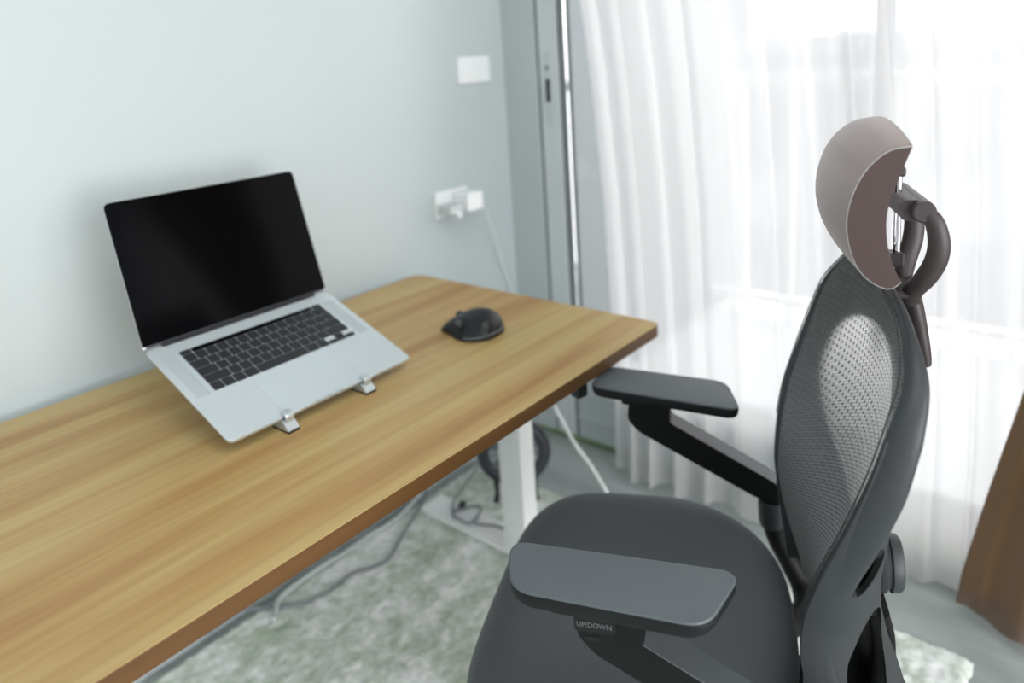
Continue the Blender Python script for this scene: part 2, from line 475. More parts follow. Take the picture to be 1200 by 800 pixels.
# ------------------------------------------------------------------ curtains
def sheer():
    bm = new(); uvl = None
    nz, ny = 40, 620
    zs = [.012 + (2.12 - .012) * (k / nz) for k in range(nz + 1)]
    rows = []
    for z in zs:
        yl = lerp_table([(0, 1.05), (.35, 1.042), (.8, 1.06), (1.1, 1.085), (1.30, 1.11), (2.12, 1.2)], z)[0]
        yr = -1.2
        row = []
        for j in range(ny + 1):
            s = j / ny
            y = yl + (yr - yl) * s
            u = s * 2.25
            # pleats of uneven width, deeper toward the hem
            ph = u / .078 * 2 * PI + 6.0 * noise.noise((u * 2.4, 0, 3.)) + 1.6 * noise.noise((u * 8., .25 * z, 7.))
            amp = max(.003, .014 + .022 * noise.noise((u * 3.3, 5., z * .35)))
            x = 1.632 + amp * math.sin(ph) + .0022 * math.sin(ph * 2.3 + 4 * noise.noise((u * 5, 2, z * .3))) + .016 * noise.noise((u * 4.5, z * .25, 11.)) + .002 * noise.noise((u * 17, z * .5, 1.))
            yy = y + .008 * math.cos(ph)
            zz = z if z > .02 else z + .008 * math.sin(ph * .5 + 1) + .006
            row.append(bm.verts.new((x, yy, zz)))
        rows.append(row)
    grid_faces(bm, rows)
    tag(obj('sheer_curtain', bm, M_sheer, smooth=180), 'long white sheer curtain hanging in pleats in front of the sliding door', 'curtain')
sheer()
def drape():
    bm = new(); nz, ny = 30, 160; rows = []
    for k in range(nz + 1):
        z = .036 + (2.1 - .036) * k / nz
        # gathered at a tie well above the frame, flaring out to the hem
        yl = lerp_table([(0, .225), (.1, .215), (.29, .178), (.52, .128), (.8, .03), (1.0, -.05), (1.3, .05), (2.1, .15)], z)[0]
        yr = lerp_table([(0, -.75), (1.0, -.35), (1.3, -.4), (2.1, -.8)], z)[0]
        row = []
        for j in range(ny + 1):
            s = j / ny
            y = yl + (yr - yl) * s
            a = .028 * (1 - .45 * math.exp(-((z - 1.0) / .3) ** 2))
            x = 1.545 - .02 * z + a * math.sin(s * 34 + .7 * math.sin(s * 9)) * min(1, .25 + s * 6)
            row.append(bm.verts.new((x + .03 * max(0, .04 - s) / .04, y, z + (.006 * math.sin(s * 60) if k == 0 else 0))))
        rows.append(row)
    grid_faces(bm, rows)
    o = obj('blackout_curtain', bm, M_brown, smooth=180)
    md = o.modifiers.new('thick', 'SOLIDIFY'); md.thickness = .003
    tag(o, 'brown blackout curtain flaring out to its hem at the right edge', 'curtain')
drape()

# ------------------------------------------------------------------ rug
def rug():
    bm = new(); x0, x1, y0, y1 = -.7, 1.462, .172, 1.42
    nx, ny = 380, 220; rows = []
    for i in range(ny + 1):
        row = []
        for j in range(nx + 1):
            x = x0 + (x1 - x0) * j / nx; y = y0 + (y1 - y0) * i / ny
            e = min(x - x0, x1 - x, y - y0, y1 - y)
            h = .016 * min(1, e / .012 + .1)
            n = noise.noise((x * 70, y * 70, 0)) * .0032 + noise.noise((x * 22, y * 22, 3)) * .0028 + random.uniform(-.0014, .0014)
            w = .004 * noise.noise((x * 40, y * 40, 9)) if e < .02 else 0
            row.append(bm.verts.new((x + w, y + w, max(.001, h + (n if e > .001 else 0)))))
        rows.append(row)
    grid_faces(bm, rows)
    base = [rows[0][0], rows[0][-1], rows[-1][-1], rows[-1][0]]
    tag(obj('shaggy_rug', bm, M_rug, smooth=180), 'pale green and white shaggy rug under the desk and chair', 'rug')
rug()

# ------------------------------------------------------------------ desk
DZ = .634
def desk():
    d = tag(empty('standing_desk', (.573, 1.056, 0)), 'long wood-topped desk on white metal legs against the wall', 'desk')
    bm = new()
    pts = rounded([(-.70, -.350), (.700, -.350), (.700, .349), (-.70, .349)], [.01, .022, .034, .01], 8)
    prism(bm, pts, DZ - .0245, DZ)
    for f in bm.faces:
        f.normal_update()
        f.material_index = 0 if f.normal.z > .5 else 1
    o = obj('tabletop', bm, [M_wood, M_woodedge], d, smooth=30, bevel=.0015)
    for sx in (.652, -.60):
        lg = obj('foot', (lambda b: (prism(b, rounded([(sx - .039, -.30), (sx + .039, -.30), (sx + .039, .32), (sx - .039, .32)], .004, 3), .018, .030), b)[1])(new()), M_whitemetal, d, smooth=30, bevel=.0015)
        bm = new(); prism(bm, rounded([(sx - .026, -.023), (sx + .024, -.023), (sx + .024, .043), (sx - .026, .043)], .003, 3), .030, DZ - .05)
        obj('leg', bm, M_whitemetal, d, smooth=30)
        bm = new(); box(bm, sx - .035, sx + .035, -.27, .29, DZ - .05, DZ - .0245); obj('bracket', bm, M_whitemetal, d, smooth=0, bevel=.002)
    bm = new(); box(bm, -.6, .64, -.03, .05, DZ - .055, DZ - .03); obj('crossbar', bm, M_whitemetal, d, smooth=0, bevel=.002)
    # small black clip under the front edge
    bm = new(); prism(bm, rounded([(.412, -.347), (.434, -.352), (.441, -.332), (.418, -.326)], .003, 3), DZ - .045, DZ - .0245)
    obj('height_control', bm, M_black, d, smooth=30)
desk()

# ------------------------------------------------------------------ laptop on its stand
def laptop():
    Wx = Vector((.99993, .012, -.007)); Dd = Vector((-.009, .933, .359)); Dd = (Dd - Wx * Dd.dot(Wx)).normalized(); Nn = Wx.cross(Dd)
    BL = Vector((.4916, 1.1997, .7455))
    base = empty('laptop'); base.matrix_world = Matrix(((Wx.x, Dd.x, Nn.x, BL.x), (Wx.y, Dd.y, Nn.y, BL.y), (Wx.z, Dd.z, Nn.z, BL.z), (0, 0, 0, 1)))
    tag(base, 'open silver laptop with black screen tilted up on a stand', 'laptop')
    W, D = .358, .246
    bm = new(); prism(bm, rounded([(0, -D), (W, -D), (W, 0), (0, 0)], .012, 6), -.0105, 0)
    for v in bm.verts:
        if v.co.z < -.005: v.co.x = W / 2 + (v.co.x - W / 2) * .975; v.co.y = -D / 2 + (v.co.y + D / 2) * .965
    body = obj('base', bm, M_lapalu, base, smooth=30, bevel=.0012)
    # thumb notch at the front edge
    bm = new(); prism(bm, rounded([(.148, -D - .0004), (.21, -D - .0004), (.206, -D + .004), (.152, -D + .004)], .0015, 3), -.004, .0004)
    obj('opening_notch', bm, M_alu, body, smooth=30)
    # keyboard well
    kx0, kx1, ky0, ky1 = .0405, .3175, -.142, -.029
    bm = new(); prism(bm, rounded([(kx0, ky0), (kx1, ky0), (kx1, ky1), (kx0, ky1)], .003, 3), -.0005, .0005)
    kb = obj('keyboard', bm, M_lapalu, base, smooth=30)
    def key(x0, x1, y0, y1, m=M_key):
        bm = new(); prism(bm, rounded([(x0, y0), (x1, y0), (x1, y1), (x0, y1)], .0016, 3), .0004, .0016)
        obj('key', bm, m, kb, smooth=30)
    KW = kx1 - kx0; g = .0016
    hrow = [.0098] + [.0187] * 4 + [.0187]
    y = ky1 - .001
    # touch-bar row: escape key, bar, power key
    key(kx0 + .001, kx0 + .019, y - .0098, y); 
    bm = new(); prism(bm, rounded([(kx0 + .0206, y - .0098), (kx1 - .021, y - .0098), (kx1 - .021, y), (kx0 + .0206, y)], .0016, 3), .0004, .0012); obj('touch_bar', bm, M_screen, kb, smooth=30)
    key(kx1 - .019, kx1 - .001, y - .0098, y)
    y -= .0098 + g
    rows = [[1] * 13 + [1.55], [1.55] + [1] * 13, [1.8] + [1] * 11 + [1.8], [2.35] + [1] * 10 + [2.35]]
    for r in rows:
        n = len(r); unit = (KW - .002 - g * (n - 1)) / sum(r); x = kx0 + .001
        for w in r:
            key(x, x + w * unit, y - .0185, y); x += w * unit + g
        y -= .0185 + g
    r = [1, 1, 1, 1.25, 5.4, 1.25, 1]; n = len(r) + 3
    unit = (KW - .002 - g * (n - 1)) / (sum(r) + 3); x = kx0 + .001
    for w in r:
        key(x, x + w * unit, y - .0185, y); x += w * unit + g
    key(x, x + unit, y - .0185, y - .0098); x += unit + g
    key(x, x + unit, y - .0185, y - .0098); key(x, x + unit, y - .0088, y); x += unit + g
    key(x, x + unit, y - .0185, y - .0098)
    bm = new(); prism(bm, rounded([(.099, -.240), (.259, -.240), (.259, -.147), (.099, -.147)], .004, 4), -.0003, .0003)
    obj('trackpad', bm, M_trackpad, base, smooth=30)
    for x0, x1 in ((.012, .034), (.324, .346)):
        bm = new(); prism(bm, rounded([(x0, -.142), (x1, -.142), (x1, -.029), (x0, -.029)], .002, 3), -.0002, .0002)
        obj('speaker_grille', bm, mat('grille_grey', srgb(190, 196, 199), .5, metal=.4, var=.12, nscale=900), base, smooth=30)
    bm = new(); tube(bm, [(.03, .001, -.001), (.328, .001, -.001)], .0055, 12)
    obj('hinge', bm, M_black, base)
    # lid, hinged at the back edge
    a = math.radians(128)
    def lidM(o):
        o.matrix_local = Matrix.Translation((0, .002, .001)) @ Matrix.Rotation(-(a - PI), 4, 'X') if False else Matrix.Translation((0, .002, .001)) @ Matrix(((1, 0, 0, 0), (0, -math.cos(a), -math.sin(a), 0), (0, math.sin(a), -math.cos(a), 0), (0, 0, 0, 1)))
    bm = new(); prism(bm, rounded([(0, 0), (W, 0), (W, .243), (0, .243)], [.003, .003, .011, .011], 6), -.0045, -.0014)
    lid = obj('lid', bm, M_lapalu, base, smooth=30, bevel=.001); lidM(lid)
    bm = new(); prism(bm, rounded([(.0002, .004), (W - .0002, .004), (W - .0002, .2428), (.0002, .2428)], [.003, .003, .0108, .0108], 6), -.0014, .0006)
    sc = obj('screen', bm, M_screen, lid, smooth=30)
    bm = new(); box(bm, .006, W - .006, .0005, .0045, 0.0, .0018); obj('screen_chin', bm, mat('dark_grey_chin', srgb(48, 52, 56), .4), lid, smooth=0)
    return base.matrix_world.copy()
LM = laptop()

def stand():
    s = tag(empty('laptop_stand', (.6715, 1.06, DZ)), 'small silver folding stand with two front hooks holding up the laptop', 'laptop stand')
    inv = Matrix.Translation((-.6715, -1.06, -DZ))
    lw = lambda x, y, z: inv @ (LM @ Vector((x, y, z)))
    for x in (.098, .251):
        # rail under the laptop
        bm = new(); p0 = lw(x, -.2475, -.0165); p1 = lw(x, -.03, -.0165)
        sweep(bm, [p0, p1], [(-.006, -.0035), (.006, -.0035), (.006, .0035), (-.006, .0035)], side=(1, 0, 0)); obj('rail', bm, M_alu, s, smooth=30, bevel=.001)
        # hook curling over the front edge
        bm = new()
        path = [lw(x, -.215, -.0185), lw(x, -.246, -.0185), lw(x, -.2515, -.0140), lw(x, -.2515, -.004), lw(x, -.2505, .0035), lw(x, -.246, .0045), lw(x, -.239, .0032)]
        sweep(bm, catmull(path, 4), rounded([(-.0075, -.0022), (.0075, -.0022), (.0075, .0022), (-.0075, .0022)], .001, 2), side=(1, 0, 0)); obj('hook', bm, M_alu, s, smooth=50)
        # wedge foot standing on the desk
        q = lw(x, -.2475, -.019)
        bm = new(); prism(bm, rounded([(q.y - .020, .0030), (q.y + .022, .0030), (q.y + .018, q.z + .004), (q.y - .004, q.z + .014), (q.y - .012, q.z + .008)], .003, 3), q.x - .010, q.x + .010, 'x'); ft = obj('foot', bm, M_alu, s, smooth=30, bevel=.001)
        bm = new(); prism(bm, rounded([(q.y - .020, 0), (q.y + .022, 0), (q.y + .022, .0032), (q.y - .020, .0032)], .001, 2), q.x - .0102, q.x + .0102, 'x'); obj('rubber_pad', bm, M_black, ft, smooth=30)
        # rear strut
        bm = new(); r1 = lw(x, -.04, -.020); r0 = Vector((r1.x, r1.y - .03, .003)); sweep(bm, [r0, r1], [(-.006, -.003), (.006, -.003), (.006, .003), (-.006, .003)], side=(1, 0, 0)); obj('strut', bm, M_alu, s, smooth=30)
        bm = new(); sweep(bm, [Vector((q.x, q.y + .01, .006)), r0 + Vector((0, 0, .003))], [(-.005, -.003), (.005, -.003), (.005, .003), (-.005, .003)], side=(1, 0, 0)); obj('base_bar', bm, M_alu, s, smooth=30)
    bm = new(); a = lw(.098, -.05, -.0185); b = lw(.251, -.05, -.0185); tube(bm, [a, b], .004, 10); obj('crossbar', bm, M_alu, s)
stand()

# ------------------------------------------------------------------ mouse
def mouse():
    m = tag(empty('computer_mouse', (1.045, 1.003, DZ), math.radians(5)), 'black wireless mouse with sculpted thumb rest on the desk', 'mouse')
    L = .126
    prof = [(0, .0, .0), (.015, .020, .018), (.04, .030, .034), (.12, .037, .043), (.25, .040, .050), (.42, .040, .0505), (.6, .038, .043), (.78, .036, .031), (.92, .033, .019), (.985, .029, .011), (1., .026, .007)]
    bm = new(); rows = []
    nseg = 28
    for t, w, h in prof:
        y = -L / 2 + t * L
        thumb = .017 * math.exp(-((t - .42) / .24) ** 2)
        row = []
        for k in range(nseg):
            a = 2 * PI * k / nseg
            ca, sa = math.cos(a), math.sin(a)
            x = w * math.copysign(abs(ca) ** .75, ca)
            z = h * max(0, sa) ** .8 if sa > 0 else 0
            lo = sa <= 0
            if x < 0:                              # thumb side: flared, low shelf
                f = max(0, 1 - z / (h + 1e-6) * 1.5)
                x -= thumb * (1.2 * f)
                if not lo: z *= 1 - .35 * (abs(x) / (w + .02)) * math.exp(-((t - .4) / .3) ** 2)
            if lo: z = .0015; x *= .95
            row.append(bm.verts.new((x, y, max(z, .0015))))
        rows.append(row)
    grid_faces(bm, rows, wrap=True)
    bm.faces.new(rows[-1])
    obj('body', bm, M_mouse, m, smooth=60, sub=1)
    bm = new()                                    # glossy rim round the bottom and thumb shelf
    path = []
    for k in range(30):
        a = PI * 1.05 + k / 29 * PI * .78
        path.append((-.004 + math.cos(a) * .047 - .008 * math.exp(-((a - 3.5) / .5) ** 2), -.012 + math.sin(a) * .052, .012 + .004 * math.cos(a)))
    tube(bm, path, .003, 8); obj('rim', bm, M_mousegrey, m)
    bm = new(); lathe(bm, [(.0, -.0035), (.009, -.0035), (.0105, -.002), (.0105, .002), (.009, .0035), (0, .0035)], 24, Matrix.Translation((.004, .034, .026)) @ Matrix.Rotation(PI / 2, 4, 'Y'))
    obj('scroll_wheel', bm, M_mousegrey, m)
    bm = new(); lathe(bm, [(.0, -.007), (.006, -.007), (.0068, -.005), (.0068, .005), (.006, .007), (0, .007)], 20, Matrix.Translation((-.038, .004, .027)) @ Matrix.Rotation(PI / 2, 4, 'X'))
    obj('thumb_wheel', bm, M_mousegrey, m)
    bm = new(); box(bm, -.0015, .0015, .016, .0215, .036, .0385); obj('mode_button', bm, M_mousegrey, m, smooth=0)
mouse()

# ------------------------------------------------------------------ wall plates, adapter, cables
def plates():
    s = tag(empty('light_switch', (1.577, WY, 1.138)), 'white light switch plate high on the wall beside the door frame', 'light switch')
    bm = new(); prism(bm, rounded([(-.064, -.036), (.064, -.036), (.064, .036), (-.064, .036)], .006), -.010, 0, 'y'); obj('plate', bm, M_white, s, smooth=30, bevel=.002)
    bm = new(); prism(bm, rounded([(-.03, -.022), (.03, -.022), (.03, .022), (-.03, .022)], .002), -.0125, -.009, 'y'); obj('rocker', bm, M_white, s, smooth=30, bevel=.001)
    s = tag(empty('wall_outlet', (1.452, WY, .785)), 'white wall outlet plate above the back corner of the desk', 'wall outlet')
    bm = new(); prism(bm, rounded([(-.064, -.036), (.064, -.036), (.064, .036), (-.064, .036)], .006), -.010, 0, 'y'); obj('plate', bm, M_white, s, smooth=30, bevel=.002)
    a = tag(empty('power_adapter', (1.482, WY - .010, .786)), 'white block power adapter plugged into right side of the wall outlet', 'adapter')
    bm = new(); prism(bm, rounded([(-.032, -.024), (.030, -.024), (.030, .026), (-.032, .026)], .006), -.058, -.004, 'y'); obj('body', bm, M_white, a, smooth=30, bevel=.003)
    bm = new(); prism(bm, rounded([(-.018, -.013), (.018, -.013), (.018, .013), (-.018, .013)], .003), -.004, 0, 'y'); obj('plug', bm, M_white, a, smooth=30)
    a = tag(empty('power_plug', (1.412, WY - .0098, .772)), 'small white plug with grey underside in left of the wall outlet', 'plug')
    bm = new(); prism(bm, rounded([(-.022, -.010), (.026, -.010), (.026, .016), (-.022, .016)], .004), -.050, 0, 'y'); obj('body', bm, mat('pale_grey_plug', srgb(196, 202, 202), .5, var=.01), a, smooth=30, bevel=.002)
    bm = new(); tube(bm, [(-.0, -.045, -.006), (.0, -.064, -.009)], .0075, 14); obj('strain_relief', bm, M_white, a)
plates()

def cable(name, label, pts, r, m, cat='cable', sm=8):
    bm = new(); tube(bm, pts, r, 10, smoothn=sm)
    return tag(obj(name, bm, m), label, cat)
cable('charging_cable', 'thin white cable hanging from the wall adapter down behind the desk',
      [(1.505, 1.372, .770), (1.535, 1.385, .735), (1.585, 1.41, .66), (1.635, 1.43, .56), (1.668, 1.435, .48), (1.69, 1.435, .40), (1.69, 1.435, .2), (1.67, 1.41, .03)], .0022, M_cablewhite)
cable('white_cable', 'white cord hanging down past the right end of the desk to the floor',
      [(1.24, 1.0, .606), (1.275, 1.01, .50), (1.30, 1.004, .367), (1.312, .992, .325), (1.335, .978, .262), (1.36, .955, .205), (1.385, .935, .14), (1.41, .915, .07), (1.43, .90, .027), (1.44, .84, .022), (1.41, .78, .022)], .0042, M_cablewhite)
cable('grey_cable', 'dark grey thin cord wandering across the rug under the desk',
      [(1.262, 1.435, .06), (1.245, 1.415, .030), (1.195, 1.388, .022), (1.096, 1.343, .021), (1.014, 1.303, .021), (.967, 1.311, .021), (.935, 1.330, .021), (.903, 1.332, .021), (.865, 1.330, .021), (.833, 1.337, .021), (.81, 1.34, .021), (.77, 1.377, .021), (.731, 1.415, .021), (.70, 1.43, .03), (.62, 1.43, .03)], .0040, M_cablegrey)
cable('pale_cable', 'pale thick cord curving along the wall to its loose end on the rug',
      [(1.24, 1.425, .03), (1.132, 1.40, .024), (1.034, 1.405, .023), (.963, 1.403, .023), (.913, 1.408, .023), (.841, 1.407, .023), (.794, 1.402, .023), (.766, 1.388, .023), (.735, 1.352, .023)], .0062, mat('pale_grey_cable', srgb(186, 194, 192), .5, var=.02))
def loops():
    pts = [(1.40, 1.36, .05), (1.36, 1.365, .026), (1.30, 1.345, .024), (1.262, 1.325, .034), (1.215, 1.285, .036)]
    for k in range(26):
        a = 2.6 - k / 25 * 2 * PI * 1.75
        rr = .032 + .006 * math.sin(k * 1.3)
        pts.append((1.232 + rr * 1.05 * math.cos(a), 1.248 + rr * math.sin(a), .0345 + .00012 * k))
    pts += [(1.222, 1.190, .0345), (1.236, 1.165, .034), (1.24, 1.14, .034), (1.247, 1.11, .034)]
    cable('coiled_cable', 'thin grey cable coiled in loops on the white desk foot', pts, .0026, M_cablegrey, sm=5)
    bm = new(); box(bm, -.012, .012, -.009, .009, 0, .012)
    o = obj('cable_plug', bm, M_black, smooth=0, bevel=.003); o.location = (1.252, 1.286, .0305); o.rotation_euler = (0, 0, .5)
    tag(o, 'tiny black plug lying by the coiled cable on the desk foot', 'plug')
loops()

# small round fan behind the desk leg
def fan():
    f = tag(empty('small_fan', (1.385, 1.215, .018), math.radians(-50)), 'small round dark fan standing behind the white desk leg', 'fan')
    R_ = .082; zc = .128
    M = Matrix.Translation((0, 0, zc)) @ Matrix.Rotation(PI / 2, 4, 'X') @ Matrix.Rotation(.0, 4, 'Z')
    def circ(r, y, n=40): return [(r * math.cos(2 * PI * k / n), y, zc + r * math.sin(2 * PI * k / n)) for k in range(n)]
    bm = new(); sweep(bm, circ(R_, 0), [(-.003, -.016), (.004, -.016), (.004, .016), (-.003, .016)], side=(0, 1, 0), closed=True)
    sweep(bm, circ(R_ - .003, 0), ring(8, .006), closed=True)
    obj('ring_housing', bm, M_fan, f)
    bm = new()
    for r in (.03, .05, .068): tube(bm, circ(r, -.018), .0012, 6, closed=True)
    for k in range(16):
        a = 2 * PI * k / 16; tube(bm, [(.018 * math.cos(a), -.018, zc + .018 * math.sin(a)), (R_ * math.cos(a), -.012, zc + R_ * math.sin(a))], .0012, 6)
    obj('grille', bm, M_fan, f)
    bm = new(); lathe(bm, [(0, -.02), (.018, -.02), (.02, -.012), (.02, .02), (0, .02)], 24, Matrix.Translation((0, 0, zc)) @ Matrix.Rotation(-PI / 2, 4, 'X')); obj('hub', bm, M_fan, f)
    for k in range(5):
        a = 2 * PI * k / 5; bm = new(); rows = []
        for i in range(6):
            r = .018 + i / 5 * .05; row = []
            for j in range(5):
                b = a + (j / 4 - .5) * .75 + .25 * i / 5
                row.append(bm.verts.new((r * math.cos(b), .010 * (j / 4 - .5), zc + r * math.sin(b))))
            rows.append(row)
        grid_faces(bm, rows); o = obj('blade', bm, M_white if False else M_cablegrey, f, smooth=180); md = o.modifiers.new('t', 'SOLIDIFY'); md.thickness = .0015
    for sx in (-1, 1):
        bm = new(); sweep(bm, catmull([(sx * .055, 0, zc - .062), (sx * .052, .003, zc - .085), (sx * .05, .0, .012), (sx * .052, -.03, .005)], 5), rounded([(-.007, -.005), (.007, -.005), (.007, .005), (-.007, .005)], .003, 3), side=(1, 0, 0)); obj('foot', bm, M_black, f, smooth=50)
fan()

# ------------------------------------------------------------------ office chair (built in its own axes: x right, y forward)
CH = tag(empty('office_chair', (.85, .506, 0), math.radians(24.5)), 'charcoal ergonomic mesh-back office chair with headrest facing the desk', 'office chair')

OUT = [(140, -250, 290), (170, -222, 367), (200, -191, 478), (207, -189, 548), (233, -202, 622), (249, -224, 689), (253, -245, 751), (244, -263, 803), (215, -280, 840), (164, -288, 868), (91, -292, 878), (0, -293, 878)]
OUT = [Vector(p) / 1000 for p in OUT]
def outline(n=8):
    half = catmull(OUT + [Vector((-OUT[-2].x, OUT[-2].y, OUT[-2].z))], n)[:-n]
    half[-1] = OUT[-1].copy()
    return half
HALF = outline(8)
DEPTH = lambda w, z: .062 * min(1, w / .24) * (max(.55, 1 - (.6 - z) * 2.5) if z < .6 else 1. if z < .72 else lerp_table([(.72, 1.), (.80, .68), (.85, .4), (.88, .25)], z)[0])

def seat():
    bm = new(); NA = 72
    def outl(a, grow=0.):
        c, s = math.cos(a), math.sin(a); n = 4.4 if s > 0 else 3.0
        r = (abs(c) ** n + abs(s) ** n) ** (-1 / n)
        x = c * r; y = s * r
        yy = .012 + y * ((.224 if y > 0 else .216) + grow)
        tp = 1 - .15 * max(0, -y) ** 2.2 - .01 * max(0, y) ** 2
        return x * (.250 + grow) * tp, yy
    prof = [(.05, .392), (.25, .392), (.45, .394), (.62, .398), (.76, .401), (.86, .4005), (.93, .396), (.97, .389), (.992, .379), (1., .366), (.995, .350), (.975, .338), (.93, .332), (.5, .330)]
    rows = []
    c0 = bm.verts.new((0, .01, .392))
    rows.append([c0] * NA)
    for f, z in prof:
        row = []
        for k in range(NA):
            a = 2 * PI * k / NA
            x, y = outl(a); x *= f; y = .012 + (y - .012) * f
            zz = z
            if z > .36:
                zz += -.020 * max(0, (y - .12) / .11) ** 2 * (1 if y > .12 else 0)      # waterfall front
                zz += .010 * (abs(x) / .23) ** 3 * (1 - max(0, y) / .25)
            row.append(bm.verts.new((x, y, zz)))
        rows.append(row)
    grid_faces(bm, rows, wrap=True)
    bm.faces.new(rows[-1])
    obj('seat', bm, M_seat, CH, smooth=80, sub=1)
    bm = new(); rows = []
    for f, z in [(.93, .336), (.95, .326), (.93, .312), (.7, .300), (.4, .296)]:
        rows.append([bm.verts.new((outl(2 * PI * k / NA)[0] * f, .012 + (outl(2 * PI * k / NA)[1] - .012) * f, z)) for k in range(NA)])
    grid_faces(bm, rows, wrap=True); bm.faces.new(rows[0]); bm.faces.new(rows[-1])
    obj('seat_pan', bm, M_chairarm, CH, smooth=60)
seat()

def backrest():
    H = [p for p in HALF if p.z > .325]
    # woven panel
    bm = new(); uvl = bm.loops.layers.uv.new('UVMap'); NT = 48; rows = []; uvs = {}
    acc = 0.
    for i, p in enumerate(H):
        if i: acc += (H[i] - H[i - 1]).length
        row = []
        for j in range(NT + 1):
            t = -1 + 2 * j / NT
            w = max(0, p.x - .004)
            v = bm.verts.new((t * w, p.y + .0015 - .007 * max(0, (abs(t) - .92) / .08) - DEPTH(p.x, p.z) * (1 - t * t), p.z - (.003 if i > len(H) - 10 else 0)))
            uvs[v] = (t * w, v.co.z + .25 * (p.y - DEPTH(p.x, p.z) * (1 - t * t)))
            row.append(v)
        rows.append(row)
    grid_faces(bm, rows)
    for f in bm.faces:
        for l in f.loops: l[uvl].uv = uvs[l.vert]
    me = bpy.data.meshes.new('backrest_mesh'); bm.to_mesh(me); bm.free()
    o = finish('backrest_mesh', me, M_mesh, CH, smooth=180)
    # rim frame following the outline
    full = [Vector((p.x, p.y, p.z)) for p in H] + [Vector((-p.x, p.y, p.z)) for p in H[::-1][1:]]
    cen = Vector((0, -.25, .68))
    bm = new(); rws = []
    n = len(full)
    for i, p in enumerate(full):
        T = (full[min(i + 1, n - 1)] - full[max(i - 1, 0)]).normalized()
        back = Vector((0, -1, 0)); back = (back - T * back.dot(T)).normalized()
        inw = T.cross(back)
        if inw.dot(Vector((-p.x, 0, cen.z - p.z))) < 0: inw = -inw
        kd = lerp_table([(.45, 1.), (.74, 1.), (.80, .85), (.845, .6), (.87, .38), (.88, .34)], p.z)[0]
        sec = [(.010, .000), (.003, .0005), (.0, .003), (-.004, .012), (-.0045, .026), (-.002, .035), (.004, .039), (.014, .038), (.017, .030), (.015, .006)]
        rws.append([bm.verts.new(p + inw * a + back * b * kd) for a, b in sec])
    grid_faces(bm, rws, wrap=True); bm.faces.new(rws[0]); bm.faces.new(rws[-1])
    fr = obj('back_frame', bm, M_chairdark, CH, smooth=50, sub=1)
    # solid panel behind the mesh with one oval opening in its upper half
    tabH = [(h.z + 1e-7 * ii, h.x, h.y) for ii, h in enumerate(H)]
    def surf_y(x, z, off):
        w, ye = lerp_table(tabH, z); w = max(w, .02)
        t = min(1, abs(x) / w)
        return ye - DEPTH(w, z) * (1 - t * t) - off
    loop = list(full) + [Vector((-.19 + .38 * k / 12, -.19, H[0].z)) for k in range(1, 12)]
    bm = new(); rws = []
    for p in loop:
        dx, dz = p.x, p.z - .705
        a = math.atan2(dz, dx); ca, sa = math.cos(a), math.sin(a)
        hh = .100 if sa > 0 else .088
        r = ((abs(ca) / .176) ** 2.3 + (abs(sa) / hh) ** 2.3) ** (-1 / 2.3)
        ix, iz = r * ca * (1 - .22 * max(0, -sa)), .705 + r * sa
        row = []
        for k in range(9):
            f = k / 8
            x = p.x * .985 * (1 - f) + ix * f; z = p.z * (1 - f) + iz * f - .003 * (1 - f)
            row.append(bm.verts.new((x, surf_y(x, z, .005 - .001 * f), z)))
        rws.append(row)
    rws.append(rws[0])
    grid_faces(bm, rws)
    fl = obj('frame_flange', bm, mat('grey_panel', srgb(86, 89, 90), .7, var=.03), fr, smooth=80); md = fl.modifiers.new('t', 'SOLIDIFY'); md.thickness = .003; md.offset = 0
    # fine light piping where mesh meets frame
    bm = new(); pts = [p + Vector((-.008 if p.x > 0 else .008, .0022, 0)) * (1 if abs(p.x) > .05 else .3) for p in full if p.z > .585]
    tube(bm, pts, .0009, 6); obj('piping', bm, M_seam, fr)

    # lower shell: both side wings and the bridge across the back, with cut-outs
    T = [(.36, .070, -.327), (.38, .075, -.319), (.43, .095, -.305), (.48, .120, -.289), (.54, .150, -.275), (.60, .185, -.267), (.66, .224, -.264), (.72, .244, -.266), (.80, .240, -.288)]
    HL = [(h.z, h.x, h.y) for h in HALF[:68] if h.z < .82]
    bm = new()
    for s in (1, -1):
        rws = []
        for k in range(37):
            z = .36 + (.79 - .36) * k / 36
            xr, yr = lerp_table(T, z); xf, yf = lerp_table(HL, max(z, .40))
            if z < .47: yf = lerp_table([(.36, -.205), (.47, -.190)], z)[0]; xf = lerp_table([(.36, .17), (.47, .199)], z)[0]
            row = []
            bul = max(0, min(1, (.72 - z) / .12)); xf -= .004 * (1 - bul); cx, cy = max(xf, xr) + .010 * bul - .001, (yf * .35 + yr * .65)
            for j in range(15):
                f = j / 14
                x = xf * (1 - f) ** 2 + 2 * f * (1 - f) * cx + xr * f * f
                y = (yf - .001) * (1 - f) ** 2 + 2 * f * (1 - f) * cy + yr * f * f
                row.append(bm.verts.new((s * x, y, z)))
            rws.append(row)
        grid_faces(bm, rws)
    sh = obj('lower_back_shell', bm, M_chairdark, fr, smooth=60)
    md = sh.modifiers.new('t', 'SOLIDIFY'); md.thickness = .008; md.offset = 0
    cuts = []
